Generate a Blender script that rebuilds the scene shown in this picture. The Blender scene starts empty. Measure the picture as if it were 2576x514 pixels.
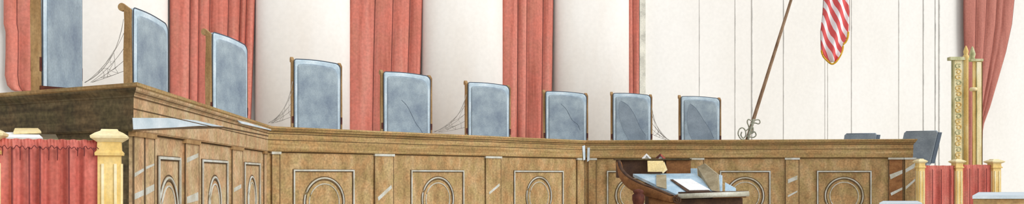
import bpy, math, random
from mathutils import Vector, Matrix
random.seed(7)
sc = bpy.context.scene
COL = sc.collection
F, CX, HY, EYE = 2400.0, 1288.0, 440.0, 1.15

# ---------------------------------------------------------------- camera, sky, sun, exposure
cam_d = bpy.data.cameras.new('camera'); cam = bpy.data.objects.new('camera', cam_d); COL.objects.link(cam)
cam.location = (0, 0, EYE); cam.rotation_euler = (math.pi/2, 0, 0)
cam_d.sensor_width = 36; cam_d.lens = 36*F/2576; cam_d.shift_y = (HY-257)/2576; cam_d.clip_end = 200
sc.camera = cam
w = bpy.data.worlds.new('world'); sc.world = w; w.use_nodes = True
bg = w.node_tree.nodes['Background']; bg.inputs[0].default_value = (0.96, 0.975, 1.0, 1); bg.inputs[1].default_value = 0.70
sd = bpy.data.lights.new('sun', 'SUN'); sun = bpy.data.objects.new('sun', sd); COL.objects.link(sun)
sd.energy = 1.8; sd.angle = math.radians(35); sd.color = (1.0, 0.985, 0.965)
sun.rotation_euler = Vector((0.80, -0.48, 0.46)).to_track_quat('Z', 'Y').to_euler()
sun.location = (8, -4, 8)
sc.view_settings.view_transform = 'Standard'; sc.view_settings.look = 'None'
sc.view_settings.gamma = 1; sc.view_settings.exposure = 0.17; sc.view_settings.use_curve_mapping = False
sc.cycles.max_bounces = 5

# ---------------------------------------------------------------- helpers
def lin(c):
    return tuple(((v/255)/12.92 if v/255 <= .04045 else ((v/255+.055)/1.055)**2.4) for v in c)

def at(px, py, D):
    return Vector(((px-CX)/F*D, D, EYE+(HY-py)/F*D))

def mat(name, base, dark=None, light=None, scale=(3, 3, 3), rough=.75, amount=.5, grain=.06, metal=0, fine=60, spec=.3, tint=.0, tsc=6):
    """a pigment-washed surface: broad uneven wash between three tones, with a fine grain over it"""
    m = bpy.data.materials.new(name); m.use_nodes = True
    nt = m.node_tree; N = nt.nodes; L = nt.links
    bs = N['Principled BSDF']; bs.inputs['Roughness'].default_value = rough; bs.inputs['Metallic'].default_value = metal
    bs.inputs['Specular IOR Level'].default_value = spec
    tc = N.new('ShaderNodeTexCoord'); mp = N.new('ShaderNodeMapping'); mp.inputs['Scale'].default_value = scale
    L.new(tc.outputs['Object'], mp.inputs[0])
    n1 = N.new('ShaderNodeTexNoise'); n1.inputs['Scale'].default_value = 1; n1.inputs['Detail'].default_value = 5; n1.inputs['Roughness'].default_value = .6
    L.new(mp.outputs[0], n1.inputs['Vector'])
    r = N.new('ShaderNodeValToRGB'); e = r.color_ramp.elements
    dark = dark or tuple(v*.82 for v in base); light = light or tuple(min(255, v*1.08) for v in base)
    e[0].position = .5-.25*amount-.05; e[0].color = (*lin(dark), 1)
    e[1].position = .5+.25*amount+.05; e[1].color = (*lin(light), 1)
    k = e.new(.5); k.color = (*lin(base), 1)
    L.new(n1.outputs['Fac'], r.inputs[0])
    n2 = N.new('ShaderNodeTexNoise'); n2.inputs['Scale'].default_value = fine; n2.inputs['Detail'].default_value = 2
    L.new(tc.outputs['Object'], n2.inputs['Vector'])
    mr = N.new('ShaderNodeMapRange'); mr.inputs['From Min'].default_value = .3; mr.inputs['From Max'].default_value = .7
    mr.inputs['To Min'].default_value = 1-grain*2; mr.inputs['To Max'].default_value = 1+grain*2
    L.new(n2.outputs['Fac'], mr.inputs['Value'])
    mx = N.new('ShaderNodeMix'); mx.data_type = 'RGBA'; mx.blend_type = 'MULTIPLY'; mx.inputs['Factor'].default_value = 1
    L.new(r.outputs[0], mx.inputs['A']); L.new(mr.outputs[0], mx.inputs['B'])
    if tint:
        n3 = N.new('ShaderNodeTexNoise'); n3.inputs['Scale'].default_value = tsc; n3.inputs['Detail'].default_value = 3
        L.new(tc.outputs['Object'], n3.inputs['Vector'])
        r3 = N.new('ShaderNodeValToRGB'); q = r3.color_ramp.elements
        q[0].position = .38; q[0].color = (1-.12*tint, 1+.0*tint, 1-.16*tint, 1)
        q[1].position = .62; q[1].color = (1+.18*tint, 1-.03*tint, 1-.12*tint, 1)
        k3 = q.new(.5); k3.color = (1, 1, 1, 1)
        L.new(n3.outputs['Fac'], r3.inputs[0])
        m3 = N.new('ShaderNodeMix'); m3.data_type = 'RGBA'; m3.blend_type = 'MULTIPLY'; m3.inputs['Factor'].default_value = 1
        L.new(mx.outputs['Result'], m3.inputs['A']); L.new(r3.outputs[0], m3.inputs['B']); mx = m3
    L.new(mx.outputs['Result'], bs.inputs['Base Color'])
    return m

M = {}
M['wall']    = mat('cream_plaster', (240, 238, 232), (233, 230, 222), (247, 246, 242), (.5, .5, .25), amount=1, grain=.012, fine=14)
M['column']  = mat('cream_stone', (238, 234, 227), (231, 223, 212), (247, 245, 240), (.9, .9, .3), amount=1, grain=.012, fine=14)
M['joint']   = mat('grey_joint', (224, 223, 218))
M['stone']   = mat('greenish_stone', (222, 220, 206))
M['wood']    = mat('oak', (168, 139, 92), (138, 110, 68), (192, 164, 118), (1.0, 1.0, 22), amount=.7, grain=.12, fine=38, tint=.45)
M['woodv']   = mat('oak_upright', (172, 143, 98), (142, 113, 72), (194, 166, 124), (6, 6, 2.2), amount=.7, grain=.12, fine=38, tint=.45)
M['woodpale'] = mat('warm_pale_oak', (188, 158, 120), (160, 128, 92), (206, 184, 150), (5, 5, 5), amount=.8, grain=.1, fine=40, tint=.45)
M['wooddk']  = mat('dark_and_shaded_oak', (98, 84, 56), (62, 50, 32), (124, 108, 76), (2.5, 2.5, 20), amount=.7, grain=.16, fine=32, tint=.45)  # dark oak; on the bench end it paints the shade
M['floor']   = mat('floor_carpet', (196, 188, 176))
M['line']    = mat('dark_groove_and_shade', (92, 72, 48))  # grooves and beads, also the painted shadow under the cornice
M['pale']    = mat('pale_trim_highlight', (196, 196, 184), (170, 158, 132), (214, 220, 220), (6, 6, 6), amount=.9, grain=.04)  # pale trim, also painted highlights on mouldings and pilaster streaks
M['paleblue'] = mat('pale_blue_highlight', (204, 218, 226), (184, 202, 212), (222, 232, 238), (2, 2, 6), grain=.03)  # painted highlights on the bench and glare on the table tops
M['crease'] = mat('dark_crease', (98, 112, 128))
M['leather'] = mat('blue_leather', (144, 160, 172), (116, 132, 150), (168, 184, 192), (5, 5, 4), amount=.65, grain=.05, rough=.55)
M['leatherlt'] = mat('blue_leather_lit_border', (190, 210, 222), (156, 178, 194), (224, 236, 242), (5, 5, 5), amount=.8, grain=.04, rough=.5)  # paler tone paints the highlights along the pad edges
M['leatherdk'] = mat('blue_leather_shade', (134, 148, 160), (122, 136, 148), (144, 158, 170), (5, 5, 5), grain=.04)  # darker tone for the shade painted on the chair backs
M['piping']  = mat('slate_piping', (84, 96, 110))
M['chairwood'] = mat('chair_oak', (160, 126, 82), (120, 88, 52), (192, 160, 114), (9, 9, 3), amount=.9, grain=.08)
M['mahog']   = mat('red_brown_wood', (92, 48, 36), (66, 32, 28), (118, 66, 46), (9, 9, 9))
M['red']     = mat('red_velvet', (204, 122, 106), (164, 84, 68), (216, 144, 128), (7, 7, .4), amount=.9, grain=.06, fine=22, tint=.3, tsc=3)
M['redcord'] = mat('dark_red_cord', (138, 82, 74))
M['reddk']   = mat('brown_red_velvet', (186, 118, 104), (158, 92, 80), (204, 140, 126), (6, 6, .5), amount=.9, grain=.05, fine=25)
M['redlow']  = mat('crimson_cloth', (198, 106, 94), (176, 76, 66), (214, 138, 126), (6, 6, 1.6), amount=.75, grain=.07, tint=.3)
M['thread']  = mat('dark_thread', (122, 58, 56))
M['brass']   = mat('pale_brass', (228, 196, 120), (196, 156, 84), (246, 226, 168), (8, 8, 3), amount=.9, grain=.05, rough=.45)
M['brasslt'] = mat('cream_brass', (240, 226, 178), (214, 190, 128), (248, 242, 214), (8, 8, 3), amount=.8, grain=.04, rough=.45)
M['green']   = mat('greenish_brass', (196, 196, 150), (150, 156, 112), (224, 222, 186), (8, 8, 3), grain=.06)
M['paper']   = mat('white_paper', (250, 250, 248), (240, 240, 240), (253, 253, 252))
M['yellow']  = mat('cream_card', (236, 214, 156), (222, 196, 132), (246, 228, 178))
M['web']     = mat('grey_cobweb', (172, 168, 160))
M['pole']    = mat('brown_pole', (146, 118, 92), (112, 86, 64), (176, 150, 124), (8, 8, 3), grain=.08)
M['metal']   = mat('grey_green_metal', (158, 160, 142), (112, 116, 104), (198, 200, 182), (20, 20, 20), amount=.9)
M['cheek']   = mat('greyish_brown_panel', (166, 152, 122), (140, 126, 94), (190, 180, 154), (7, 7, 7), amount=.9)
M['glass']   = mat('pale_blue_reflection', (180, 208, 226), (156, 190, 212), (212, 228, 236), (5, 5, 5), rough=.35)
M['silver']  = mat('silver_beige_rail', (200, 198, 180), (160, 152, 128), (228, 230, 222), (7, 7, 7), amount=.9, rough=.4)
M['slate']   = mat('slate_cloth', (142, 154, 164), (116, 128, 138), (168, 178, 186), (6, 6, 6), amount=.9, grain=.06)
M['slatelt'] = mat('light_slate_cloth', (156, 168, 180), (134, 146, 158))
M['gold']    = mat('gold_fringe', (222, 172, 48), (176, 128, 30), (240, 206, 100), (20, 20, 20), amount=.9)
M['navy']    = mat('navy_cloth', (60, 72, 116))
M['char']    = mat('dark_brown_wood', (84, 60, 44), (58, 40, 34), (112, 84, 58), (8, 8, 8), amount=.9, grain=.08)
M['rust']    = mat('warm_brown_wood', (140, 94, 54), (104, 66, 38), (168, 122, 76), (6, 6, 10), amount=.9, grain=.08)

class MB:
    def __init__(s): s.v = []; s.f = []; s.sm = []
    def grid(s, rows, closed_u=False, closed_v=False, smooth=True, cap=False):
        b = len(s.v); nr = len(rows); nc = len(rows[0])
        for r in rows: s.v += [tuple(p) for p in r]
        for i in range(nr if closed_v else nr-1):
            for j in range(nc if closed_u else nc-1):
                i2 = (i+1) % nr; j2 = (j+1) % nc
                s.f.append((b+i*nc+j, b+i*nc+j2, b+i2*nc+j2, b+i2*nc+j)); s.sm.append(smooth)
        if cap:
            s.f.append(tuple(b+j for j in range(nc))[::-1]); s.sm.append(False)
            s.f.append(tuple(b+(nr-1)*nc+j for j in range(nc))); s.sm.append(False)
        return s
    def prism(s, ring, vec):
        """closed ring of points extruded by vec"""
        vec = Vector(vec); return s.grid([ring, [Vector(p)+vec for p in ring]], closed_u=True, smooth=False, cap=True)
    def loft(s, rings, smooth=False): return s.grid(rings, closed_u=True, smooth=smooth, cap=True)
    def box(s, c, size, axes=None, taper=1):
        c = Vector(c); X, Y, Z = axes or (Vector((1,0,0)), Vector((0,1,0)), Vector((0,0,1)))
        hx, hy, hz = size[0]/2, size[1]/2, size[2]/2
        r = lambda z, k: [c+X*a*hx*k+Y*b*hy*k+Z*z for a, b in ((-1,-1),(1,-1),(1,1),(-1,1))]
        return s.loft([r(-hz, 1), r(hz, taper)])
    def tube(s, pts, r, n=6, closed=False):
        pts = [Vector(p) for p in pts]; rows = []; m = len(pts)
        for i, p in enumerate(pts):
            if closed: t = pts[(i+1) % m]-pts[i-1]
            else: t = pts[min(i+1, m-1)]-pts[max(i-1, 0)]
            t.normalize(); up = Vector((0,0,1)) if abs(t.z) < .9 else Vector((0,1,0))
            a = t.cross(up).normalized(); b = a.cross(t)
            rr = r[i] if isinstance(r, (list, tuple)) else r
            rows.append([p+a*math.cos(2*math.pi*k/n)*rr+b*math.sin(2*math.pi*k/n)*rr for k in range(n)])
        return s.grid(rows, closed_u=True, closed_v=closed, cap=not closed)
    def lathe(s, prof, c=(0,0,0), n=20, smooth=True):
        c = Vector(c)
        return s.grid([[c+Vector((r*math.cos(2*math.pi*k/n), r*math.sin(2*math.pi*k/n), z)) for k in range(n)] for r, z in prof], closed_u=True, cap=True, smooth=smooth)
    def square(s, prof, c=(0,0,0), rot=0):
        """square section stacked from (half width, z) pairs"""
        c = Vector(c); R = Matrix.Rotation(rot, 3, 'Z')
        return s.loft([[c+R @ Vector((a*h, b*h, z)) for a, b in ((-1,-1),(1,-1),(1,1),(-1,1))] for h, z in prof])
    def build(s, name, m, parent=None, label=None, shift=None, bevel=0):
        me = bpy.data.meshes.new(name)
        v = [tuple(Vector(p)-Vector(shift)) for p in s.v] if shift is not None else s.v
        me.from_pydata(v, [], s.f); me.polygons.foreach_set('use_smooth', s.sm)
        me.materials.append(M[m] if isinstance(m, str) else m); me.update()
        import bmesh
        bm = bmesh.new(); bm.from_mesh(me); bmesh.ops.recalc_face_normals(bm, faces=bm.faces); bm.to_mesh(me); bm.free()
        o = bpy.data.objects.new(name, me); COL.objects.link(o)
        if parent is not None: o.parent = parent
        elif shift is not None: o.location = shift
        if label: o['label'] = label
        if bevel:
            b = o.modifiers.new('bevel', 'BEVEL'); b.width = bevel; b.segments = 2; b.limit_method = 'ANGLE'
        return o

def tag(o, label, cat, group=None, kind=None):
    o['label'] = label; o['category'] = cat
    if group: o['group'] = group
    if kind: o['kind'] = kind
    return o
def thing(name, loc, label, cat, group=None, rz=0):
    o = bpy.data.objects.new(name, None); COL.objects.link(o); o.location = loc; o.rotation_euler = (0, 0, rz)
    o.empty_display_size = .1
    return tag(o, label, cat, group)
def struct(o): o['kind'] = 'structure'; return o
def bez(p, n=12):
    """smooth open curve through points (Catmull-Rom)"""
    p = [Vector(q) for q in p]; P = [p[0]*2-p[1]]+p+[p[-1]*2-p[-2]]; out = []
    for i in range(1, len(P)-2):
        a, b, c, d = P[i-1:i+3]
        for k in range(n):
            t = k/n; out.append(.5*((2*b)+(c-a)*t+(2*a-5*b+4*c-d)*t*t+(3*b-a-3*c+d)*t**3))
    return out+[p[-1]]

# ---------------------------------------------------------------- setting
struct(MB().box((2, 13, -.05), (60, 44, .1)).build('floor', 'floor'))
W0, W1 = Vector((-8.5, 16, 0)), Vector((13, 24, 0))
WD = (W1-W0).normalized(); WN = Vector((WD.y, -WD.x, 0))          # WN points into the room
def line_hit(px, P, d):
    """where the sight line through column px crosses the plan line P + d*s"""
    k = (px-CX)/F; s = (k*P.y-P.x)/(d.x-k*d.y); return s
def wall_pt(px, off, z=0):
    P = W0+WN*off; q = P+WD*line_hit(px, P, WD); q.z = z; return q
TOPZ = 7.0
wa, wb = W0-WD*4, W1+WD*4
struct(MB().prism([wa, wb, wb-WN*.2, wa-WN*.2], (0, 0, TOPZ)).build('wall_back', 'wall'))
# engaged columns with a shallow round front
def column(n, pl, pr, bow):
    a = wall_pt(pl, .02); b = wall_pt(pr, .02); mid = (a+b)/2; hw = (b-a).length/2
    ring = [mid+WD*(-math.cos(math.pi*i/28)*hw)+WN*(math.sin(math.pi*i/28)**.8*bow-.01) for i in range(29)]
    mb = MB(); mb.grid([[p+Vector((0,0,z)) for p in ring] for z in (0.0, TOPZ)], closed_u=True, cap=True)
    o = mb.build('trim_%d' % n, 'column'); struct(o); o['label'] = 'broad cream column with rounded face between red curtains'
column(1, 128, 424, .45); column(2, 640, 880, .45); column(3, 1058, 1262, .42); column(4, 1390, 1579, .38)
# panelled stretch right of the last curtain
struct(MB().prism([wall_pt(1609, .0), wall_pt(1624, .0), wall_pt(1624, .16), wall_pt(1609, .16)], (0, 0, TOPZ)).build('trim_5', 'stone'))
n = 6
for px, wd, t in ((1760, .9, .01), (1850, 1.2, .012), (1893, 2.2, .02), (1972, 1.2, .014), (2076, .8, .01), (2083, .8, .01), (2143, 1.2, .012),
                  (2262, 1.2, .012), (2324, 1.6, .016), (2354, 1.5, .016), (2364, 2.0, .02)):
    mb = MB().prism([wall_pt(px-wd/2, -.01), wall_pt(px+wd/2, -.01), wall_pt(px+wd/2, t), wall_pt(px-wd/2, t)], (0, 0, TOPZ))
    struct(mb.build('trim_%d' % n, 'joint')); n += 1

# ---------------------------------------------------------------- curtains
def cloth_sheet(rows, grooves, depth, lift=.10, gd=.22, gw=.012, thick=.02, per=10):
    """rows: lists (left point, right point) from top to bottom; grooves: fractions where the pleats meet; returns mesh"""
    cuts = [0]+list(grooves)+[1]; us = []
    for a, b in zip(cuts[:-1], cuts[1:]):
        us += [(a+(b-a)*k/per, k/per) for k in range(per)]
    us.append((1, 0))
    out = []
    for (L_, R_) in rows:
        d = (R_-L_); nrm = Vector((d.y, -d.x, 0)).normalized()
        fr = [L_+d*u+nrm*(depth*math.sin(math.pi*q)**.55) for u, q in us]
        bk = [p-nrm*(thick) for p in fr][::-1]
        out.append(fr+bk)
    return out
def wall_curtain(name, rows, grooves, off, mt, label, depth=.07, group=None, cords=True, pln=None):
    """rows: (py, left px, right px) at the curtain's own distance in front of the wall"""
    def P(px, py):
        q = wall_pt(px, off); q.z = EYE+(HY-py)/F*q.y; return q
    R = []
    for (ya, la, ra), (yb, lb, rb) in zip(rows[:-1], rows[1:]):
        k = max(2, int(abs(yb-ya)/25))
        for i in range(k):
            t = i/k; R.append((ya+(yb-ya)*t, la+(lb-la)*t, ra+(rb-ra)*t))
    R.append(rows[-1])
    zr = [(P(l, y), P(r, y)) for y, l, r in R]
    g = [(x-rows[0][1])/(rows[0][2]-rows[0][1]) for x in grooves]
    base = P(rows[0][1], rows[-1][0]); base.z = min(base.z, P(rows[0][2], rows[-1][0]).z)
    root = thing(name, base, label, 'curtain', group)
    mb = MB(); mb.grid(cloth_sheet(zr, g, depth), closed_u=True, cap=True)
    mb.build('drape', mt, root, shift=base)
    if cords:
        MB().tube([p[0] for p in zr], .011).build('edge_cord', 'redcord', root, shift=base)
        MB().tube([p[1] for p in zr], .011).build('edge_cord', 'redcord', root, shift=base)
    nr = Vector((WN.x, WN.y, 0))
    for gx in g:
        c = MB().tube([a+(b-a)*gx+nr*.012 for a, b in zr], .007, 5); c.build('pleat_seam', 'redcord', root, shift=base)
    return root
G = 'tall red curtains between the columns'
wall_curtain('wall_curtain', [(-560, 6, 110), (0, 9, 112), (60, 9, 112), (80, 14, 112), (130, 14, 112), (190, 12, 112), (215, 18, 110), (226, 28, 106), (230, 38, 98)],
             [40], .12, 'red', 'pale red curtain at the far left beside the tallest blue chair, ending above the bench', group=G, cords=False)
wall_curtain('wall_curtain', [(-560, 428, 644), (0, 428, 641), (200, 428, 634), (420, 428, 626)], [478, 500, 528, 576, 606, 622], .12, 'red',
             'widest red curtain, behind the two blue chairs of the left wing', group=G)
wall_curtain('wall_curtain', [(-560, 880, 1066), (0, 880, 1062), (200, 876, 1056), (420, 874, 1052)], [944, 990, 1034], .12, 'red',
             'red curtain between the two leftmost chairs of the centre bench', group=G)
wall_curtain('wall_curtain', [(-560, 1262, 1394), (0, 1262, 1391), (200, 1262, 1388), (420, 1262, 1384)], [1303, 1326, 1368], .12, 'red',
             'red curtain behind the gap before the last centre chair', group=G)
wall_curtain('wall_curtain', [(-560, 1577, 1608), (0, 1578, 1608), (420, 1582, 1608)], [1590], .12, 'red',
             'narrowest red curtain strip, rising above a right wing chair', group=G, depth=.05)
wall_curtain('side_curtain', [(-560, 2420, 2556), (0, 2425, 2551), (60, 2425, 2545), (130, 2427, 2530), (200, 2430, 2510), (270, 2432, 2489), (312, 2434, 2473), (330, 2434, 2470), (440, 2434, 2466)],
             [2452, 2480, 2508, 2524], .14, 'reddk', 'brownish red curtain tapering down behind the gilt columns at the right', depth=.07)

# ---------------------------------------------------------------- the bench
HB = .60
BT = EYE+HB                                            # top of the bench
def btop(px, py): D = F*HB/(HY-py); return Vector(((px-CX)/F*D, D, 0))
P = [btop(-260, 254.6), btop(345, 207), btop(685, 318), btop(1475, 353.5), btop(2308, 350)]
P.append(P[-1]+Vector((.06, .36, 0)))
def offs(o):
    """plan line moved inwards by o with mitred corners"""
    d = [(b-a).normalized() for a, b in zip(P[:-1], P[1:])]; nn = [Vector((v.y, -v.x, 0)) for v in d]; out = []
    for i, p in enumerate(P):
        if i == 0: q = p-nn[0]*o
        elif i == len(P)-1: q = p-nn[-1]*o
        else:
            b = (nn[i-1]+nn[i]).normalized(); q = p-b*(o/b.dot(nn[i]))
        out.append(q)
    return out
def sweep(prof, i0=0, i1=None):
    i1 = len(P)-1 if i1 is None else i1
    lines = [[q+Vector((0, 0, z)) for q in offs(o)[i0:i1+1]] for o, z in prof]
    return MB().grid([[l[i] for l in lines] for i in range(i1-i0+1)], closed_u=True, cap=True, smooth=False)
bench = thing('judges_bench', (P[2].x, P[2].y, 0), 'long oak judges bench in angled wings with square and ring mouldings', 'bench')
bo = bench.location.copy()
FACE = .10
Z = lambda d: BT-d
sweep([(0, Z(0)), (0, Z(.022)), (.012, Z(.03)), (.30, Z(.03)), (.30, Z(0))]).build('worktop', 'wood', bench, shift=bo)
corn = [(.012, Z(.03)), (.016, Z(.045)), (.045, Z(.075)), (.045, Z(.085)), (.052, Z(.09)), (.058, Z(.30)), (.07, Z(.312)), (.25, Z(.312)), (.25, Z(.03))]
sweep(corn, 0, 1).build('cornice', 'wooddk', bench, 'oak cornice of the bench end, painted dark as shade', shift=bo)  # shade of the end face is put into a darker oak
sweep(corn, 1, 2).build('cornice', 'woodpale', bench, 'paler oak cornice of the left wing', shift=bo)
sweep(corn, 2, 5).build('cornice', 'wood', bench, shift=bo)
body = [(FACE, Z(.312)), (FACE, 0), (.24, 0), (.24, Z(.312))]
sweep(body, 0, 1).build('end_panel', 'wooddk', bench, 'oak end panel, painted dark as shade', shift=bo)
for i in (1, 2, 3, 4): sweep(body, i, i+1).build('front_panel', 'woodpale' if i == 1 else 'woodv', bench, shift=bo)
for o_, d_ in ((.030, .058), (.0475, .087), (.0535, .165)):
    q = offs(o_-.002)
    MB().tube([v+Vector((0, 0, Z(d_))) for v in q[1:]], .0035, 5).build('groove', 'line', bench, shift=bo)

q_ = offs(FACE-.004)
MB().tube([v+Vector((0, 0, Z(.316))) for v in q_[1:5]], .0075, 5).build('painted_shadow_line', 'line', bench, 'dark line painted as the shadow under the cornice', shift=bo)  # dark tube paints the shadow line below the cornice
class Seg:
    def __init__(s, i, o=FACE):
        a, b = offs(o)[i], offs(o)[i+1]; s.a = a; s.d = (b-a).normalized(); s.n = Vector((s.d.y, -s.d.x, 0)); s.len = (b-a).length
    def s(s_, px, off=0): return line_hit(px, s_.a+s_.n*off, s_.d)
    def p(s_, s, z, off=0): q = s_.a+s_.d*s+s_.n*off; q.z = z; return q
    def px(s_, px, py, off=0):
        q = s_.a+s_.n*off; q = q+s_.d*line_hit(px, q, s_.d); q.z = EYE+(HY-py)/F*q.y; return q
    def slab(s_, s0, s1, z0, z1, o0, o1, mb=None):
        mb = mb or MB(); return mb.loft([[s_.p(s0, z0, o), s_.p(s1, z0, o), s_.p(s1, z1, o), s_.p(s0, z1, o)] for o in (o0, o1)])
def pilaster(sg, pl, pr, mt='woodv', streaks=(), zt=Z(.312)):
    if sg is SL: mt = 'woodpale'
    s0, s1 = sg.s(pl, .02), sg.s(pr, .02)
    r = sg.slab(s0, s1, .12, zt-.02, -.01, .022).build('pilaster', mt, bench, shift=bo)
    m = MB(); e = .012
    sg.slab(s0-e, s1+e, zt-.032, zt, -.01, .038, m); m.build('capital', 'chairwood' if sg is SL else 'pale', r, shift=bo)
    m = MB()
    for s_ in (s0, s1): m.tube([sg.p(s_, .12, .02), sg.p(s_, zt-.03, .02)], .006, 5)
    m.build('edge_bead', 'line', r, shift=bo)
    sg.slab(s0-.03, s1+.03, 0, .12, -.01, .05).build('plinth', mt, r, shift=bo)
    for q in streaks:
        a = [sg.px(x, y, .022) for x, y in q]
        MB().prism(a, sg.n*.003).build('highlight_streak', 'pale', r, shift=bo)  # thin strips paint diagonal highlights on the pilaster
    return r
def moulding(sg, pl, pr, zt, ring_r, lw=.020):
    s0, s1 = sg.s(pl), sg.s(pr); wd = s1-s0; z1 = zt; z0 = zt-max(.8, wd); c = (s0+s1)/2; zc = zt-.43
    fr = MB()
    def rect(a0, a1, b0, b1, o, r):
        return fr.tube([sg.p(a0, b0, o), sg.p(a1, b0, o), sg.p(a1, b1, o), sg.p(a0, b1, o)], r, 6, closed=True)
    # outer raised square frame (mitred bars)
    def bars(mb, a0, a1, b0, b1, w_, o):
        sg.slab(a0, a1, b1-w_, b1, -.005, o, mb); sg.slab(a0, a1, b0, b0+w_, -.005, o, mb)
        sg.slab(a0, a0+w_, b0+w_, b1-w_, -.005, o, mb); sg.slab(a1-w_, a1, b0+w_, b1-w_, -.005, o, mb)
    f = MB(); bars(f, s0, s1, z0, z1, lw, .02); f = f.build('square_moulding', 'pale', bench, shift=bo)  # pale colour paints the gloss on the moulding
    g = MB(); bars(g, s0+lw, s1-lw, z0+lw, z1-lw, .010, .008); g.build('inner_bead', 'line', f, shift=bo)
    g = MB(); bars(g, s0-.006, s1+.006, z0-.006, z1+.006, .006, .01); g.build('outer_bead', 'line', f, shift=bo)
    def ringm(r, rr, mt, o, name, par):
        pts = [sg.p(c+r*math.cos(2*math.pi*k/40), zc+r*math.sin(2*math.pi*k/40), o) for k in range(40)]
        return MB().tube(pts, rr, 6, closed=True).build(name, mt, par, shift=bo)
    a = ringm(ring_r, .011, 'pale', .003, 'ring_moulding', bench)
    ringm(ring_r-.022, .006, 'line', .003, 'inner_bead', a)
    ringm(ring_r*.76, .008, 'pale', .002, 'inner_ring', a)
    ringm(ring_r+.02, .005, 'line', .001, 'outer_bead', a)
SL, SC, SR, SE = Seg(1), Seg(2), Seg(3), Seg(0)
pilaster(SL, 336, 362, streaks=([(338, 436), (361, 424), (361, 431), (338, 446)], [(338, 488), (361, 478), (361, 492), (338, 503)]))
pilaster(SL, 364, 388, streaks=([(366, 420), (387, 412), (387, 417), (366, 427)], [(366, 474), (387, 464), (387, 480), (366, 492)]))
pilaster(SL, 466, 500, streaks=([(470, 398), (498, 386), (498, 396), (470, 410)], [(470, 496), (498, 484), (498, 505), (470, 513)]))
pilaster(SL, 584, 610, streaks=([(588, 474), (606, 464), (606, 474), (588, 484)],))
pilaster(SL, 664, 676)
pilaster(SC, 684, 704)
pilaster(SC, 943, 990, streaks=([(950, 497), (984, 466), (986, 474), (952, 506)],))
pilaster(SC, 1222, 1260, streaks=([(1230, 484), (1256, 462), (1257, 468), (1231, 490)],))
pilaster(SC, 1452, 1470)
pilaster(SR, 1480, 1500)
pilaster(SR, 1737, 1770)
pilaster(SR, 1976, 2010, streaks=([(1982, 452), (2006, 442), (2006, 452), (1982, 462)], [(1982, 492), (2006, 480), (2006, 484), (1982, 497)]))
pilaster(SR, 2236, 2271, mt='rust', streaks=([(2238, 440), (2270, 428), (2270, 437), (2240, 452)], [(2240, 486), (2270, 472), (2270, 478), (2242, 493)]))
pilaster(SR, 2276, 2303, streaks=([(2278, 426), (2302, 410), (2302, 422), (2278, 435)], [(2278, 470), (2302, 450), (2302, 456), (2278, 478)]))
for pl, pr in ((395, 450), (506, 570), (613, 652)): moulding(SL, pl, pr, 1.285, .27)
for pl, pr in ((737, 890), (1033, 1166), (1292, 1416)): moulding(SC, pl, pr, 1.215, .32)
for pl, pr in ((1527, 1662), (1811, 1938), (2055, 2192)): moulding(SR, pl, pr, 1.215, .31)
SF = Seg(1, .055)
MB().prism([SF.px(x, y) for x, y in ((333, 297), (420, 297), (490, 303), (562, 319), (500, 317), (440, 321), (335, 326))], SF.n*.004).build('highlight_band', 'paleblue', bench, 'pale blue tapering band painted as a highlight', shift=bo)  # strip paints the reflection of light on the polished frieze
MB().prism([SF.px(x, y, .01) for x, y in ((590, 303), (682, 323), (682, 330), (600, 311))], SF.n*.03).build('highlight_band', 'paleblue', bench, 'pale blue tapering band painted as a highlight', shift=bo)
MB().prism([SF.px(x, y) for x, y in ((333, 326), (440, 321), (500, 317), (562, 319), (678, 342), (678, 345), (562, 323), (440, 325), (333, 330))], SF.n*.003).build('groove', 'line', bench, shift=bo)

MB().prism([Seg(3, .045).px(x, y) for x, y in ((1478, 372), (1484, 372), (1483, 404), (1477, 408))], Seg(3).n*.02).build('highlight_mark', 'paleblue', bench, 'pale blue highlight painted at the corner', shift=bo)  # strip paints a highlight beside the corner
MB().prism([Seg(2, .05).px(x, y) for x, y in ((1464, 368), (1471, 366), (1472, 402), (1467, 404))], Seg(2).n*.008).build('highlight_mark', 'paleblue', bench, 'pale blue highlight painted at the corner', shift=bo)
# dais behind the bench
dp = offs(.26)
back = [wall_pt(2330, .6), wall_pt(700, .6), Vector((-5.2, 13, 0)), Vector((-5.2, 7.4, 0))]
struct(MB().prism([dp[1], dp[2], dp[3], dp[4], Vector((7.8, 16.45, 0))]+back[:], (0, 0, 1.0)).build('dais', 'floor'))

# ---------------------------------------------------------------- judges' chairs
CW, CH = .37, 1.62                                      # half width of the pad, height over the dais
def rrect(hw, z0, z1, r, crown, n=6):
    pts = [(-hw, z0), (hw, z0)]; R_ = r*2.2
    for k in range(n+1):
        a = math.pi/2*k/n; pts.append((hw-R_+R_*math.cos(a), z1-R_+R_*math.sin(a)))
    for k in range(1, 6):
        t = k/6; pts.append((hw-R_-(2*hw-r-R_)*t, z1+crown*math.sin(math.pi*t)))
    for k in range(n+1):
        a = math.pi/2+math.pi/2*k/n; pts.append((-hw+r+r*math.cos(a), z1-r+r*math.sin(a)))
    return [(x, z-(.034*(x/hw+1)/2 if z > z0+.3 else 0)) for x, z in pts]
def pad(hw, z0, z1, r, crown, y0, y1, soft):
    cx, cz = 0, (z0+z1)/2
    rings = []
    for y, sh in ((y0, 0), (y0+(y1-y0)*.6, 0), (y0+(y1-y0)*.9, soft*.4), (y1, soft)):
        rings.append([Vector((x*(1-sh/hw), y, cz+(z-cz)*(1-sh/((z1-z0)/2)))) for x, z in rrect(hw, z0, z1, r, crown)])
    return MB().loft(rings, smooth=True)
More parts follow.
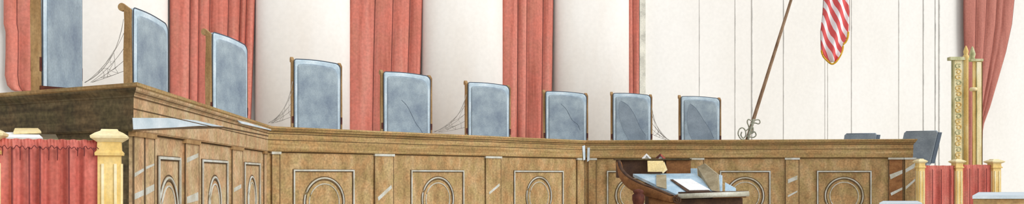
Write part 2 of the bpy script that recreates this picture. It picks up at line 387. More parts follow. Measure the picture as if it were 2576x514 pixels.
def make_chair():
    t = thing('judge_chair', (0, 0, 1.0), '', 'chair')
    br = pad(CW-.03, .56, CH, .035, .012, .0, -.055, .02).build('backrest', 'leatherlt', t)
    pad(CW-.075, .60, CH-.055, .05, .01, -.05, -.068, .03).build('back_panel', 'leather', br)
    out = [Vector((x, -.045, z)) for x, z in rrect(CW-.028, .56, CH+.002, .035, .012)]
    MB().tube(out, .0055, 5, closed=True).build('piping', 'piping', br)
    for s in (-1, 1):
        x = s*(CW-.018)
        # side frame: upright with a scroll rolled backwards at the top
        prof = [(-.03, .35), (-.035, .9), (-.03, 1.35), (-.03, 1.55)]
        ring = [(-.035, .30), (-.035, 1.0), (-.028, 1.45), (-.03, CH-.02)]
        for k in range(9):
            a = math.pi*.55-math.pi*1.25*k/8
            ring.append((.052+.036*math.cos(a), CH-.002+.036*math.sin(a)))
        ring += [(.026, 1.48), (.036, 1.2), (.030, .8), (.03, .30)]
        sfr = MB().prism([Vector((x-.022, y, z)) for y, z in [(y, z-(.045 if s > 0 and z > 1.4 else 0)) for y, z in ring]], (.042, 0, 0)); sfr = sfr.build('side_frame', 'chairwood', t)
        arm = MB()
        arm.prism([Vector((x-.022, y, z)) for y, z in ((-.04, .70), (-.34, .68), (-.38, .65), (-.35, .62), (-.04, .635))], (.044, 0, 0))
        arm.prism([Vector((x-.019, y, z)) for y, z in ((-.30, .5), (-.26, .5), (-.28, .64), (-.33, .64))], (.038, 0, 0))
        arm.build('armrest', 'mahog', t)
        MB().box((x, -.003, .84), (.04, .072, .09)).build('frame_foot', 'mahog', sfr, 'dark red-brown foot of the upright')
    pad2 = MB().loft([[Vector((a*.33*k, -.21+b*.19*k, z)) for a, b in ((-1,-1),(1,-1),(1,1),(-1,1))] for k, z in ((.96, .46), (1, .48), (1, .56), (.94, .60))])
    pad2.build('seat', 'leather', t)
    MB().lathe([(.05, .09), (.05, .38), (.16, .42), (.16, .46)], (0, -.17, 0)).build('pedestal', 'chairwood', t)
    b = MB()
    for k in range(5):
        a = 2*math.pi*k/5+.3; d = Vector((math.cos(a), math.sin(a), 0)); n_ = Vector((-d.y, d.x, 0)); c = Vector((0, -.17, 0))
        b.loft([[c+d*.02+n_*.03+Vector((0,0,.06)), c+d*.02-n_*.03+Vector((0,0,.06)), c+d*.02-n_*.03+Vector((0,0,.14)), c+d*.02+n_*.03+Vector((0,0,.14))],
                [c+d*.24+n_*.02+Vector((0,0,.0)), c+d*.24-n_*.02+Vector((0,0,.0)), c+d*.24-n_*.02+Vector((0,0,.07)), c+d*.24+n_*.02+Vector((0,0,.07))]])
    b.build('base', 'chairwood', t)
    return t
proto = make_chair()
def dup(r):
    c = r.copy(); COL.objects.link(c)
    for ch in list(r.children):
        d = ch.copy(); COL.objects.link(d); d.parent = c
        for g in list(ch.children):
            e = g.copy(); COL.objects.link(e); e.parent = d
    return c
# left px, distance of left edge, right px, top py at centre, width of one chair, label
CH_W = 2*CW
spots = [   # left px, distance, right px, width, top py, label
 (88, 7.35, 196, .80, None, 'leftmost blue judge chair, so tall in view that its top is cut off'),
 (320, 8.9, 414, .86, 14, 'blue judge chair second from left, in front of cream column, cobweb on its frame'),
 (523, 11.8, 617, 1.05, 77, 'blue judge chair standing before the widest red curtain, at the end of the left wing'),
]
used = False
def put(X0, Y0, th, wd, ztop, label):
    global used
    o = dup(proto) if used else proto
    used = True
    d = Vector((math.cos(th), math.sin(th), 0)); c = Vector((X0, Y0, 0))+d*wd/2
    o.location = (c.x, c.y, 1.0); o.rotation_euler = (0, 0, th)
    o.scale = (wd/CH_W, 1, (ztop-1.0)/(CH+.01)); o['label'] = label; o['group'] = 'blue judge chairs behind the bench'
    return o
chairs = []
def aim(X0, Y0, pr, wd):
    """turn of a chair of width wd so that its right edge lies on the sight line through pr (the turn nearest edge-on)"""
    k = (pr-CX)/F; best = None
    for i in range(0, 1100):
        th = math.radians(i*.1); e = abs(X0+wd*math.cos(th)-k*(Y0+wd*math.sin(th)))
        if best is None or e < best[0]: best = (e, th)
    return best[1]
for px, Y0, pr, wd, ty, lb in spots:
    X0 = (px-CX)/F*Y0; zt = EYE+(HY-ty)/F*Y0 if ty else 2.95
    chairs.append(put(X0, Y0, aim(X0, Y0, pr, wd), wd, zt, lb))
front = [  # left px, right px, top py left, distance left, label
 (733, 859, 147, 13.75, 27, 'blue judge chair beside the left corner of the centre bench'),
 (958, 1085, 179, 15.0, 26, 'blue judge chair overlapping the right side of the second widest red curtain'),
 (1171, 1283, 206, 16.2, 22, 'blue judge chair with a cobweb on its left, beside a red curtain edge'),
 (1367, 1478, 229, 17.5, 11, 'blue judge chair at the right corner of the centre bench'),
 (1537, 1640, 234, 17.4, 2, 'blue judge chair under the narrowest red curtain strip'),
 (1708, 1813, 242, 17.4, 2, 'rightmost blue judge chair, nearest the leaning flagpole'),
]
for pl, pr, ty, Y0, deg, lb in front:
    th = math.radians(deg); X0 = (pl-CX)/F*Y0; k = (pr-CX)/F
    wd = (k*Y0-X0)/(math.cos(th)-k*math.sin(th))
    chairs.append(put(X0, Y0, th, wd, EYE+(HY-ty)/F*Y0, lb))
# shade painted on the leather as darker patches, each with its own outline
def patch(ch, pts, name='shade_patch', mt='leatherdk'):
    MB().prism([Vector((x*CW, -.0685, .6+z*1.0)) for x, z in bez2(pts)], (0, -.0015, 0)).build(name, mt, ch, 'darker patch of painted shade on the leather')
def bez2(p, n=5):
    q = [Vector((a, b, 0)) for a, b in p]; out = []
    for i in range(len(q)):
        a, b, c, d = q[i-1], q[i], q[(i+1) % len(q)], q[(i+2) % len(q)]
        for k in range(n):
            t = k/n; v = .5*((2*b)+(c-a)*t+(2*a-5*b+4*c-d)*t*t+(3*b-a-3*c+d)*t**3); out.append((v.x, v.y))
    return out
def crease(ch, pts):
    MB().tube(bez([Vector((x*CW, -.069, .6+z)) for x, z in pts], 5), .003, 5).build('crease', 'crease', ch, 'dark crease in the leather')
C9 = [(-.50, .88), (-.2, .78), (.1, .60), (.4, .42), (.62, .24)]
patch(chairs[8], C9+[(.5, .14), (.1, .10), (-.35, .18), (-.62, .42), (-.62, .74)]); crease(chairs[8], C9)
C8 = [(-.55, .88), (-.2, .80), (.1, .64), (.4, .40), (.66, .26)]
patch(chairs[7], C8+[(.55, .12), (.1, .10), (-.2, .20), (-.55, .48), (-.64, .76)]); crease(chairs[7], C8)
crease(chairs[6], [(-.25, .80), (.0, .70), (.25, .52), (.5, .44), (.62, .34)])
crease(chairs[4], [(-.25, .62), (.0, .52), (.3, .30), (.5, .20), (.72, .06)])
# low grey chairs at the far right end
def low_chair(px_l, px_r, py_t, D, deg, lean, label, hgt, base_z, wd):
    c = at((px_l+px_r)/2, py_t, D); root = thing('side_chair', (c.x, c.y, base_z), label, 'chair', 'grey side chairs at the right end of the bench', math.radians(deg))
    top = c.z-base_z
    def sh(z): return Vector((lean*(z-top), 0, z))
    r0 = []
    for y, k in ((-.05, .95), (-.035, 1), (.035, 1), (.05, .95)):
        ring = []
        for a, z in ((-wd/2, top-hgt), (wd/2, top-hgt), (wd/2, top-.03), (wd/2-.03, top), (-wd/2+.03, top), (-wd/2, top-.03)):
            q = sh(z); ring.append(Vector((q.x+a*k, y, q.z if k == 1 else z-(.01 if z > top-.1 else -.01))))
        r0.append(ring)
    MB().loft(r0).build('backrest', 'slate', root)
    MB().prism([sh(top-hgt+.02)+Vector((wd/2-.004, -.04, 0)), sh(top-.03)+Vector((wd/2-.004, -.04, 0)), sh(top-.03)+Vector((wd/2+.045, .04, 0)), sh(top-hgt+.02)+Vector((wd/2+.045, .04, 0))], (.012, 0, 0)).build('side_edge', 'piping', root, 'dark side edge')
    MB().tube([sh(top-.004)+Vector((-wd/2+.03, -.048, 0)), sh(top-.004)+Vector((wd/2-.03, -.048, 0))], .008).build('piping', 'slatelt', root)
    s0 = top-hgt
    MB().box((lean*(s0-top), -.22, s0-.03), (wd*.95, .46, .09)).build('seat', 'slate', root)
    for a in (-1, 1):
        for b in (-.42, .0):
            MB().tube([Vector((a*wd*.4+lean*(s0-top), b, 0)), Vector((a*wd*.4+lean*(s0-top), b, s0-.05))], .02).build('leg', 'char', root)
low_chair(2281, 2356, 330, 17.0, -30, .22, 'larger grey side chair tilted past the right end of the bench', .60, 1.0, .56)
low_chair(2126, 2206, 336, 17.5, -22, .15, 'grey side chair whose top just shows over the right wing', .45, 1.0, .56)

# ---------------------------------------------------------------- cobwebs
def cobweb(T, E, C, D, label, seed, r=.0024):
    rnd = random.Random(seed)
    T, E, C = [Vector((a, b, 0)) for a, b in (T, E, C)]
    base = at(C.x, C.y, D); mb = MB()
    tw = lambda p, dz=0: at(p.x, p.y, D+dz)
    def arc(a, b, pull, n=9):
        m = (a+b)/2+(C-(a+b)/2)*pull
        return [a*(1-t)**2+m*2*t*(1-t)+b*t*t for t in [i/n for i in range(n+1)]]
    rad = [arc(T, E, .55)]
    for k in (.22, .45, .65, .82): rad.append(arc(T.lerp(C, k), E.lerp(C, k*.25+rnd.uniform(-.05, .05)), .35*(1-k)))
    for i, q in enumerate(rad): mb.tube([tw(p, .03*i-.05) for p in q], r*(1.5 if i == 0 else 1), 4)
    for j in (2, 4, 5, 7):
        pts = []
        for i, q in enumerate(rad): pts.append(tw(q[min(9, max(0, j+rnd.choice((-1, 0, 0, 1))))], .03*i-.05))
        mb.tube(pts, r*.85, 4)
    for _ in range(4):
        a = rad[rnd.randrange(5)][rnd.randrange(1, 6)]; b = rad[rnd.randrange(5)][rnd.randrange(4, 9)]
        mb.tube([tw(a), tw((a+b)/2+Vector((0, 2, 0))), tw(b)], r*.8, 4)
    o = mb.build('cobweb', 'web', None, shift=base); tag(o, label, 'cobweb', 'cobwebs on the judge chairs')
cobweb((311, 48), (213, 208), (316, 206), 8.93, 'largest cobweb, strung between the two leftmost blue chairs', 1, .0022)
cobweb((736, 205), (675, 310), (738, 312), 13.72, 'faint cobweb left of the chair at the left corner of the centre bench', 2, .0026)
cobweb((1173, 238), (1092, 332), (1174, 338), 16.2, 'cobweb spanning the gap of cream column between two centre chairs', 3, .003)
cobweb((1640, 272), (1684, 353), (1638, 352), 17.42, 'narrow cobweb in the gap between the two rightmost blue chairs', 4, .003)

# ---------------------------------------------------------------- flagpole, stand, flag
fd = 17.45
def on_pole(py): return at(1880+(350-py)*.3143, py, fd)
pole = thing('flagpole', on_pole(455), 'long brown flagpole leaning right, against the cream panelled wall', 'flagpole')
MB().tube([on_pole(y) for y in (455, 300, 0, -300)], [.034, .034, .026, .022], 10).build('pole', 'pole', pole, shift=pole.location)
MB().lathe([(.01, -.02), (.05, .02), (.065, .08), (.03, .14), (.004, .2)], on_pole(-303)).build('finial', 'gold', pole, shift=pole.location)
st = thing('flag_stand', (on_pole(455).x+.05, fd, 1.0), 'ornate grey-green scrolled stand holding the foot of the flagpole', 'flag stand')
sl = st.location
b = MB().lathe([(.22, 0), (.22, .03), (.16, .06), (.06, .1), (.05, .3), (.035, .62)], (on_pole(455).x+.05, fd-.02, 1.0)); b.build('base', 'metal', st, shift=sl)
def curl(pts, r): 
    return MB().tube(bez([at(x, y, fd-.07) for x, y in pts], 6), r, 6)
for k, (pts, r) in enumerate((
  ([(1882, 352), (1884, 338), (1888, 325), (1893, 312), (1896, 300)], .022),
  ([(1874, 352), (1864, 350), (1857, 338), (1860, 326), (1868, 322), (1875, 329), (1876, 341), (1870, 348), (1864, 341), (1866, 332)], .012),
  ([(1876, 330), (1884, 322), (1880, 308), (1883, 301), (1892, 306), (1888, 314)], .012),
  ([(1890, 318), (1898, 310), (1908, 312), (1912, 308), (1909, 302), (1900, 303), (1896, 309)], .011),
  ([(1886, 345), (1896, 346), (1902, 340), (1898, 332), (1891, 336), (1888, 326), (1896, 322)], .012),
  ([(1878, 345), (1886, 338), (1894, 330), (1893, 320)], .016))):
    curl(pts, r).build('scroll', 'metal', st, shift=sl)

# the flag: rows of (py, left, right)
flr = [(-290, 2078, 2100), (-200, 2070, 2128), (-80, 2068, 2134), (0, 2072, 2134), (30, 2071, 2136), (60, 2066, 2134), (80, 2065, 2133), (96, 2065, 2128), (112, 2065, 2121), (128, 2066, 2118), (140, 2072, 2112), (150, 2080, 2108), (157, 2087, 2103)]
fz = fd-.12
fm = bpy.data.materials.new('striped_flag_cloth'); fm.use_nodes = True
nt = fm.node_tree; N = nt.nodes; Lk = nt.links; bs = N['Principled BSDF']; bs.inputs['Roughness'].default_value = .8
tc = N.new('ShaderNodeTexCoord'); sp = N.new('ShaderNodeSeparateXYZ'); Lk.new(tc.outputs['Object'], sp.inputs[0])
def mth(op, a, b=None):
    m = N.new('ShaderNodeMath'); m.operation = op
    for i, v in enumerate((a, b)):
        if v is None: continue
        if isinstance(v, (int, float)): m.inputs[i].default_value = v
        else: Lk.new(v, m.inputs[i])
    return m.outputs[0]
ns = N.new('ShaderNodeTexNoise'); ns.inputs['Scale'].default_value = 2.5; Lk.new(tc.outputs['Object'], ns.inputs['Vector'])
u = mth('ADD', mth('MULTIPLY', sp.outputs['X'], 6.4), mth('MULTIPLY', sp.outputs['Z'], 2.9))
u = mth('ADD', u, mth('MULTIPLY', ns.outputs['Fac'], .6))
fr = mth('FRACT', u); rd = mth('GREATER_THAN', fr, .45)
mx = N.new('ShaderNodeMix'); mx.data_type = 'RGBA'; Lk.new(rd, mx.inputs['Factor'])
mx.inputs['A'].default_value = (*lin((246, 244, 246)), 1); mx.inputs['B'].default_value = (*lin((224, 92, 92)), 1)
Lk.new(mx.outputs['Result'], bs.inputs['Base Color'])
rows = []
for i, (ya, la, ra) in enumerate(flr):
    nx = flr[min(i+1, len(flr)-1)]
    for t in ((0, .5) if i < len(flr)-1 else (0,)):
        y = ya+(nx[0]-ya)*t; l = la+(nx[1]-la)*t; r_ = ra+(nx[2]-ra)*t
        frt = []
        for j in range(25):
            q = j/24; amp = .05*math.sin(math.pi*q)+.035*math.sin(q*math.pi*4+y*.012)
            frt.append(at(l+(r_-l)*q, y, fz)+Vector((0, -amp, 0)))
        rows.append(frt+[p+Vector((0, .03, 0)) for p in frt][::-1])
fo = on_pole(-290)
flag = thing('flag', fo, 'red and white striped flag with gold fringe hanging folded from the flagpole', 'flag')
MB().grid(rows, closed_u=True, cap=True).build('striped_cloth', fm, flag, shift=fo)
MB().tube(bez([at(x, y, fz-.03) for x, y in ((2066, 126), (2070, 140), (2079, 151), (2092, 161), (2103, 156), (2113, 142), (2119, 128), (2121, 114))], 5), [.010]+[.017]*34+[.010], 7).build('fringe', 'gold', flag, shift=fo)
MB().tube(bez([at(x, y, fz-.03) for x, y in ((2121, 112), (2128, 105), (2133, 92), (2134, 80))], 5), .018, 7).build('fringe', 'gold', flag, shift=fo)
MB().tube([at(2137, y, fz) for y in (78, 40, 0, -80)], .004, 5).build('edge_seam', 'redcord', flag, shift=fo)
MB().tube([at(x, y, fz) for x, y in ((2065, 126), (2064, 80), (2069, 40), (2071, 0))], .004, 5).build('edge_seam', 'redcord', flag, shift=fo)
MB().grid([[at(x, y, fz-.11) for x in (2078+ (y+290)*-.04, 2110)] + [at(x, y, fz-.08) for x in (2110, 2078)] for y in (-280, -160)], closed_u=True, cap=True).build('canton', 'navy', flag, shift=fo)

# ---------------------------------------------------------------- brass posts and rail curtains
PH = 1.36
def make_post():
    t = thing('brass_post', (0, 0, 0), '', 'post')
    sh = MB().square([(.062, 0), (.062, .06), (.05, .09), (.049, 1.24)]).build('shaft', 'brass', t)
    for a in (0, 1, 2, 3):
        R = Matrix.Rotation(a*math.pi/2, 3, 'Z')
        m = MB()
        for x in (-.027, .027): m.prism([R @ Vector((x-.006, -.048, .12)), R @ Vector((x+.006, -.048, .12)), R @ Vector((x+.006, -.056, .12)), R @ Vector((x-.006, -.056, .12))], (0, 0, 1.08))
        m.build('raised_strip', 'brasslt', sh, 'pale raised strip')
    MB().square([(.060, 1.238), (.062, 1.25), (.052, 1.262), (.050, 1.30)]).build('neck', 'brass', t)
    MB().square([(.052, 1.30), (.078, 1.318), (.080, 1.328), (.060, 1.342), (.038, 1.352), (.034, 1.36)]).build('cap', 'brasslt', t)
    return t
def dup_post(p): return dup(p)
posts = [
 (276, 4.42, 20, 1.0, 'large brass post at the right end of the large near red curtain'),
 (-37, 4.12, 20, 1.0, 'brass post at the left edge, only the tip of its cap in view'),
 (2315, 12.6, 10, .85, 'slim brass post nearest the bench, left of the right-hand rail curtains'),
 (2408, 12.75, 10, 1.0, 'brass post standing between the two small red rail curtains at the right'),
 (2501, 12.9, 10, 1.2, 'stoutest brass post of the right-hand rail, right of both small curtains')]
pp = make_post()
for i, (px, D, rz, k, lb) in enumerate(posts):
    o = pp if i == 0 else dup(pp)
    o.location = ((px-CX)/F*D, D, 0); o.rotation_euler = (0, 0, math.radians(rz)); o.scale = (k, k, 1); o['label'] = lb; o['group'] = 'brass rail posts'

def rail_curtain(pa, Da, pb, Db, ytop_a, label, folds, gather=True, seed=1):
    rnd = random.Random(seed)
    za = EYE+(HY-ytop_a)/F*Da
    A = Vector(((pa-CX)/F*Da, Da, 0)); B = Vector(((pb-CX)/F*Db, Db, 0)); d = B-A; nr = Vector((d.y, -d.x, 0)).normalized()
    if nr.y > 0: nr = -nr
    root = thing('rail_curtain', (A+B)/2, label, 'curtain', 'low red curtains on brass rails'); ro = root.location.copy()
    MB().tube([A+Vector((0, 0, za-.012)), B+Vector((0, 0, za-.012))], .012, 8).build('rod', 'brass', root, shift=ro)
    rows = []; n = 140 if gather else 60
    ph = [rnd.uniform(0, 6) for _ in range(4)]
    for i in range(16):
        t = i/15; z = za-.0+(-(za-.06))*t**1.6; fr_ = []
        for j in range(n+1):
            u = j/n
            soft = .009*math.sin(u*folds*2*math.pi+ph[0]+.6*math.sin(u*9+ph[1]))+.004*math.sin(u*folds*3.3*math.pi+ph[2])
            gth = .006*math.sin(u*folds*9*math.pi+ph[3])*max(0, 1-t*9)
            fr_.append(A+d*u+nr*(.022+soft*min(1, .1+t*6)+gth)+Vector((0, 0, z+(.002*math.sin(u*folds*8+ph[3]) if i == 0 else 0))))
        rows.append(fr_+[p-nr*.008 for p in fr_][::-1])
    MB().grid(rows, closed_u=True, cap=True).build('cloth', 'redlow', root, shift=ro)
    if gather:
        m = MB(); pts = []
        for j in range(90):
            u = j/89; pts.append(A+d*u+nr*(.052+.004*math.sin(j*1.9))+Vector((0, 0, za-.038+.006*math.sin(j*1.25)+.004*math.sin(j*.43))))
        m.tube(pts, .0022, 5)
        m.build('gathering_stitch', 'thread', root, shift=ro)
        for k in range(11):
            u = (k+.5)/11+rnd.uniform(-.02, .02); ln = rnd.choice((.04, .06, .9, 1.1))
            MB().tube([A+d*u+nr*.047+Vector((0, 0, za-.035)), A+d*(u+.004)+nr*.046+Vector((0, 0, za-.035-ln*.4)), A+d*(u+.001)+nr*.046+Vector((0, 0, za-.035-ln))], [.004, .003, .0018]).build('fold_seam', 'thread', root, shift=ro)
    else:
        for k in range(3):
            u = (k+.7)/3.4
            MB().tube([A+d*u+nr*.05+Vector((0, 0, za-.05)), A+d*u+nr*.05+Vector((0, 0, .2))], .005, 5).build('fold_seam', 'thread', root, shift=ro)
rail_curtain(-10, 4.17, 244, 4.39, 349, 'large near red curtain gathered on a rail left of the big brass post', 7, seed=3)
rail_curtain(2324, 12.62, 2399, 12.74, 417, 'small red rail curtain between the slim post and the middle post', 3, False, 5)
rail_curtain(2418, 12.77, 2490, 12.88, 415, 'small red rail curtain between the middle post and the stoutest post', 3, False, 6)

# desk with papers behind the near curtain
def slant(px, py, D): return at(px, py, D)
dk = thing('reading_desk', (at(50, 400, 5.2).x, 5.2, 0), 'dark sloping desk hidden behind the near red curtain, carrying papers', 'desk'); do = dk.location.copy()
q = [at(-70, 356, 4.95), at(150, 356, 4.95), at(140, 338, 5.5), at(-60, 338, 5.5)]
MB().prism([v-Vector((0, 0, .04)) for v in q], (0, 0, .04)).build('sloping_top', 'wooddk', dk, shift=do)
for v in q: MB().box(((v.x-do.x)*.9+do.x, (v.y-5.2)*.8+5.2, (v.z-.06)/2), (.06, .06, v.z-.06)).build('leg', 'wooddk', dk, shift=do)
def sheet(name, pts, th, mt, label, cat, grp=None):
    a = [at(*p) for p in pts]; c = sum(a, Vector())/len(a)
    nn = (a[1]-a[0]).cross(a[2]-a[1]).normalized()
    if nn.z < 0: nn = -nn
    return tag(MB().prism(a, nn*th).build(name, mt, None, shift=c), label, cat, grp)
sheet('paper_sheet', [(14, 350, 5.08), (108, 352, 5.08), (92, 337, 5.42), (8, 338, 5.42)], .010, 'paper', 'white papers lying on the dark desk above the near red curtain', 'paper')
sheet('folder', [(34, 338, 5.26), (104, 336, 5.26), (96, 328, 5.5), (38, 328, 5.5)], .012, 'yellow', 'narrow cream folder lying behind the white papers at the left', 'folder')

# ---------------------------------------------------------------- gilt columns at the right
gd = 15.6
def gp(px, py, D=gd): return at(px, py, D)
g1 = thing('gilt_column', (gp(2412, 440).x, gd, 0), 'tall gilt column with scrolling relief, left one of the pair before the brown-red curtain', 'column', 'gilt columns'); o1 = g1.location.copy()
def bar(pl, pr, yt, D, dep, yb=None, mb=None):
    a, b_ = gp(pl, yt, D), gp(pr, yt, D); z0 = 0 if yb is None else gp(pl, yb, D).z
    return (mb or MB()).prism([Vector((a.x, D, z0)), Vector((b_.x, D, z0)), Vector((b_.x, D+dep, z0)), Vector((a.x, D+dep, z0))], (0, 0, a.z-z0))
bar(2399, 2424, 150, gd, .05).build('shaft', 'brasslt', g1, shift=o1)
bar(2395, 2399.5, 152, gd+.02, .03).build('side_strip', 'green', g1, 'greyish green side strip', shift=o1)
bar(2391, 2441, 143, gd-.03, .12, 151).build('cap', 'green', g1, shift=o1)
r_ = .038
MB().lathe([(r_, 0), (r_, gp(0, 150).z), (r_*1.25, gp(0, 146).z), (r_*1.25, gp(0, 141).z), (r_*.8, gp(0, 138).z), (r_*1.1, gp(0, 130).z), (r_*.7, gp(0, 122).z), (.006, gp(0, 115).z)], (gp(2430, 0).x, gd, 0)).build('half_round_shaft', 'brass', g1, shift=o1)
for k in range(18):
    y0 = 160+k*14; s = 1 if k % 2 else -1
    pts = [(2411-s*6, y0+1), (2411+s*3, y0+1), (2411+s*7, y0+6), (2411+s*2, y0+11), (2411-s*4, y0+8), (2411-s*1, y0+5)]
    MB().tube(bez([gp(x, y, gd-.004) for x, y in pts], 5), .010, 5).build('relief_scroll', 'brass' if k % 3 else 'green', g1, shift=o1)
for px in (2401, 2422): MB().tube([gp(px, 152, gd-.002), gp(px, 430, gd-.002)], .006, 5).build('edge_bead', 'green', g1, shift=o1)
g2 = thing('gilt_column', (gp(2458, 440).x, gd+.1, 0), 'plainer tall gilt column with greenish stripe, right one of the pair before the brown-red curtain', 'column', 'gilt columns'); o2 = g2.location.copy()
bar(2448, 2471, 152, gd+.1, .03).build('shaft', 'brass', g2, shift=o2)
bar(2458, 2469, 156, gd+.08, .05).build('front_strip', 'brasslt', g2, 'cream front strip', shift=o2)
MB().tube([gp(2457, 156, gd+.09), gp(2457, 430, gd+.09)], .008, 5).build('stripe', 'green', g2, shift=o2)
MB().tube([gp(2471, 156, gd+.09), gp(2471, 430, gd+.09)], .006, 5).build('stripe', 'line', g2, shift=o2)
bar(2444, 2474, 148, gd+.07, .1, 154).build('cap', 'green', g2, shift=o2)
MB().lathe([(.05, gp(0, 149).z), (.035, gp(0, 142).z), (.05, gp(0, 134).z), (.035, gp(0, 125).z), (.02, gp(0, 118).z), (.004, gp(0, 113).z)], (gp(2458, 0).x, gd+.16, 0)).build('finial', 'green', g2, shift=o2)
MB().lathe([(.05, 0), (.062, .02), (.062, .04), (.05, .06)], (gp(2458, 0).x, gd+.12, gp(0, 228).z)).build('collar', 'brasslt', g2, shift=o2)

# ---------------------------------------------------------------- lectern
lec = thing('lectern', (at(1740, 440, 10.3).x, 10.3, 0), 'carved wooden lectern with pale blue sloping top and curved dark sides before the right wing', 'lectern'); lo = lec.location.copy()
FL, FR = at(1702, 492, 10.0), at(1882, 488, 10.0); BL, BR = at(1592, 438, 10.75), at(1838, 436, 10.75)
def mixp(u, v, dz=0):
    """u 0..1 left-right, v 0..1 front-back on the sloping top"""
    p = FL.lerp(FR, u).lerp(BL.lerp(BR, u), v); return p+Vector((0, 0, dz))
top = [mixp(0.02, 0), mixp(.62, 0), mixp(.635, 1), mixp(0, 1)]
MB().prism([p-Vector((0, 0, .03)) for p in top], (0, 0, .03)).build('sloping_top', 'glass', lec, shift=lo)
# body under the top
bd = [mixp(.06, .06), mixp(.94, .06), mixp(.6, .94), mixp(.1, .94)]
MB().prism([mixp(.5, -.02, -.035), mixp(.97, -.02, -.035), mixp(.97, .12, -.03), mixp(.5, .2, -.03)], (0, 0, .02)).build('front_ledge', 'rust', lec, shift=lo)
MB().loft([[Vector((p.x, p.y, .08)) for p in bd], [p-Vector((0, 0, .06)) for p in bd]]).build('body', 'char', lec, shift=lo)
MB().loft([[Vector((p.x, p.y, 0))+(Vector((p.x, p.y, 0))-Vector((lo.x, lo.y, 0)))*.08 for p in bd], [Vector((p.x, p.y, .09))+(Vector((p.x, p.y, 0))-Vector((lo.x, lo.y, 0)))*.06 for p in bd]]).build('plinth', 'rust', lec, shift=lo)
# front rail
MB().tube([FL+Vector((.0, -.03, -.01)), FR+Vector((0, -.03, -.0))], .027, 12).build('front_rail', 'silver', lec, shift=lo)
MB().tube([FL+Vector((.02, .012, .026)), FR+Vector((0, .012, .022))], .010, 6).build('rail_stop', 'char', lec, shift=lo)
# curved left side, rising towards the back, with rolled end
sc_pts = [(1556, 408, 10.8), (1562, 428, 10.7), (1580, 448, 10.5), (1612, 466, 10.3), (1650, 480, 10.12), (1690, 497, 9.96)]
c = bez([at(*p) for p in sc_pts], 6)
rr = [.035+.03*math.sin(math.pi*min(1, i/len(c)*1.1)) for i in range(len(c))]
rows = []
for i, p in enumerate(c):
    h = .05+.05*math.sin(math.pi*i/(len(c)-1))
    rows.append([p+Vector((-.02, 0, -h)), p+Vector((.03, 0, -h)), p+Vector((.035, 0, -.005)), p+Vector((.02, 0, .018)), p+Vector((-.01, 0, .018)), p+Vector((-.03, 0, -.01))])
MB().grid(rows, closed_u=True, cap=True).build('side_arm', 'rust', lec, 'curved warm brown left side', shift=lo)
MB().grid([[p+Vector((-.015, 0, .012)), p+Vector((.02, 0, .012)), p+Vector((.02, 0, .024)), p+Vector((-.015, 0, .024))] for p in c], closed_u=True, cap=True).build('arm_edging', 'char', lec, shift=lo)
sp_ = []
ce = at(1704, 503, 9.94)
for k in range(30):
    a = k*.42; r0 = .045*(1-k/34); sp_.append(ce+Vector((math.cos(a+1.5)*r0, -.01*k/30, math.sin(a+1.5)*r0)))
MB().tube(sp_, .009, 6).build('scroll_end', 'char', lec, shift=lo)
MB().prism([ce+Vector((math.cos(a*.4488)*.047, .03, math.sin(a*.4488)*.047)) for a in range(14)], (0, .05, 0)).build('scroll_block', 'rust', lec, shift=lo)
# side wall under the arm
sw = [p-Vector((0, 0, .06)) for p in c[21:]]
MB().grid([[p+Vector((0, .0, 0)), p+Vector((.04, .0, 0)), Vector((p.x+.04+(lo.x-p.x)*.1, p.y, .08)), Vector((p.x+(lo.x-p.x)*.1, p.y, .08))] for p in sw], closed_u=True, cap=True).build('side_panel', 'rust', lec, shift=lo)
kb = at(1606, 494, 10.12)
MB().lathe([(.06, -kb.z), (.06, -kb.z+.05), (.035, -kb.z+.09), (.03, -.5), (.045, -.3), (.03, -.16), (.05, -.10), (.066, -.04), (.066, .01), (.045, .028), (.060, .045), (.045, .066), (.012, .075)], kb).build('turned_leg', 'mahog', lec, 'dark red-brown turned leg with carved knob', shift=lo)
# right side cheek: upright panel along the right edge of the top, with narrow pale blades beyond it that paint blue reflections
def upr(pts, th, name, mt, lab=None):
    return MB().prism([at(*p) for p in pts], (th, .02, 0)).build(name, mt, lec, lab, shift=lo)
upr([(1754, 420, 10.8), (1772, 412, 10.75), (1806, 440, 10.4), (1808, 482, 10.05), (1790, 480, 10.1), (1757, 446, 10.7)], .015, 'right_cheek', 'cheek', 'greyish brown right side panel')
upr([(1809, 440, 10.4), (1816, 442, 10.36), (1816, 482, 10.08), (1809, 482, 10.1)], .01, 'right_reflection', 'glass', 'pale blue upright strip painted as a reflection')
upr([(1824, 460, 10.2), (1850, 474, 10.1), (1850, 482, 10.06), (1824, 482, 10.08)], .01, 'right_reflection', 'glass', 'small pale blue triangle painted as a reflection')
# back hood
h0, h1 = at(1552, 437, 10.85), at(1736, 437, 10.85); ht = at(1552, 402, 10.85).z
MB().prism([Vector((h0.x, h0.y, h0.z-.05)), Vector((h1.x, h1.y, h0.z-.05)), Vector((h1.x, h1.y+.12, h0.z-.05)), Vector((h0.x, h0.y+.12, h0.z-.05))], (0, 0, ht-h0.z+.05)).build('back_shelf', 'char', lec, shift=lo, bevel=.01)
h2 = at(1676, 437, 10.84)
MB().prism([Vector((h2.x, h2.y-.004, h0.z-.0)), Vector((h1.x+.004, h2.y-.004, h0.z-.0)), Vector((h1.x+.004, h2.y+.1, h0.z)), Vector((h2.x, h2.y+.1, h0.z))], (0, 0, ht-h0.z-.01)).build('back_shelf_panel', 'rust', lec, 'warmer brown right half of the shelf', shift=lo)
MB().prism([at(1548, 403, 10.8), at(1740, 403, 10.8), at(1740, 403, 10.8)+Vector((0, .2, 0)), at(1548, 403, 10.8)+Vector((0, .2, 0))], (0, 0, .016)).build('shelf_cap', 'wooddk', lec, shift=lo)
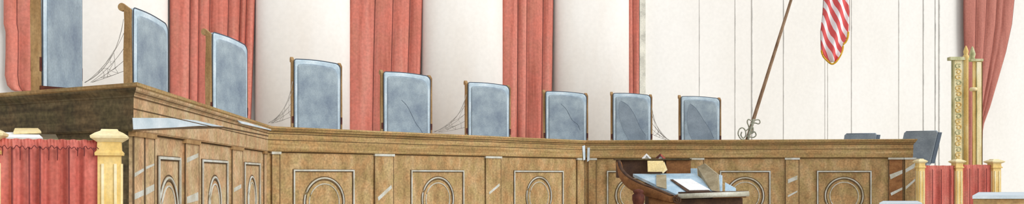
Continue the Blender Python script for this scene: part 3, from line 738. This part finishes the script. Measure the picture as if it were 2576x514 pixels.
# blue inner back board
MB().prism([at(1736, 424, 10.9), at(1754, 424, 10.9), at(1756, 452, 10.9), at(1736, 452, 10.9)], (0, .02, 0)).build('back_board', 'glass', lec, 'pale blue back board', shift=lo)
NT = (FR-FL).cross(BL-FL).normalized()
def onslope(px, py, dz=.002):
    """point of the sloping top on the sight line through (px, py)"""
    e = Vector((0, 0, EYE)); r = Vector(((px-CX)/F, 1, (HY-py)/F)); q = e+r*((FL-e).dot(NT)/r.dot(NT)); return q+Vector((0, 0, dz))
MB().prism([onslope(1651, 442), onslope(1676, 442), onslope(1677, 477), onslope(1651, 470)], (0, 0, .006)).build('inlay', 'cheek', lec, 'greyish brown inlay', shift=lo)
# paper and board lying on it
a = [onslope(x, y, .010) for x, y in ((1734, 482), (1786, 481), (1738, 454), (1693, 455))]; ca = sum(a, Vector())/4
tag(MB().prism(a, (0, 0, .005)).build('paper_sheet', 'paper', None, shift=ca), 'white sheet of paper on the pale blue lectern top', 'paper')
a = [onslope(x, y, .004) for x, y in ((1728, 485), (1788, 484), (1739, 453), (1686, 454))]; ca = sum(a, Vector())/4
tag(MB().prism(a, (0, 0, .005)).build('writing_board', 'char', None, shift=ca), 'dark board under the white sheet on the lectern', 'board')
kd = thing('card_block', at(1650, 438, 10.74), 'cream folded card leaning against the dark back shelf of the lectern', 'card'); ko = kd.location.copy()
MB().prism([at(1630, 433, 10.7), at(1668, 433, 10.7), at(1674, 421, 10.7), at(1668, 405, 10.78), at(1629, 405, 10.78)], (0, .03, 0)).build('card_face', 'yellow', kd, shift=ko)
MB().prism([at(1668, 437, 10.68), at(1679, 428, 10.70), at(1671, 407, 10.76), at(1666, 434, 10.70)], (0, .03, 0)).build('card_side', 'brasslt', kd, shift=ko)
for (cx_, cy_, mt_, nm, lb, w_) in ((1627, 401, 'paper', 'name_card', 'small white tent card on the lectern back shelf, left one', 11), (1662, 401, 'mahog', 'name_card', 'small red-brown and white tent card on the lectern back shelf, right one', 12)):
    t = thing(nm, at(cx_, cy_, 10.9), lb, 'card', 'tent cards on the lectern shelf'); to = t.location.copy()
    for s in (-1, 1):
        MB().prism([at(cx_, cy_-14, 10.9), at(cx_+s*w_, cy_-3, 10.9), at(cx_+s*w_, cy_, 10.9), at(cx_+s*(w_-4), cy_, 10.9), at(cx_, cy_-9, 10.9)], (0, .05, 0)).build('card_leaf', mt_ if s < 0 or mt_ == 'paper' else 'redlow', t, shift=to)
    MB().prism([at(cx_, cy_-10, 10.92), at(cx_+6, cy_-1, 10.92), at(cx_-6, cy_-1, 10.92)], (0, .02, 0)).build('card_fill', 'paper', t, shift=to)

# ---------------------------------------------------------------- tables at the lower right
def table(pl, pr, yf, yb, plb, prb, zt, label, mt='char'):
    """pl, pr: ends of the front edge, plb, prb: ends of the back edge"""
    Db = F*(EYE-zt)/(yb-HY); Df = F*(EYE-zt)/(yf-HY)
    c = [Vector(((p-CX)/F*d, d, 0)) for p, d in ((pl, Df), (pr, Df), (prb, Db), (plb, Db))]; m = sum(c, Vector())/4
    t = thing('counsel_table', m, label, 'table', 'tables at the lower right'); o = m
    up = lambda k, z: [m+(p-m)*k+Vector((0, 0, z)) for p in c]
    MB().prism(up(1, zt-.025), (0, 0, .025)).build('tabletop', 'paleblue', t, 'top painted pale blue-grey as glare', shift=o)  # glare on the top is painted as a pale colour
    MB().prism(up(.985, zt-.24), (0, 0, .213)).build('apron', mt, t, shift=o)
    for p in up(.93, 0): MB().square([(.03, 0), (.035, zt-.2)], p).build('leg', mt, t, shift=o)
table(2446, 2720, 493, 484, 2462, 2690, .98, 'larger brown table with pale top at the lower right corner', 'wood')
table(2212, 2320, 511, 506, 2222, 2308, .84, 'brown table with pale top, barely in view below the right end of the bench', 'char')
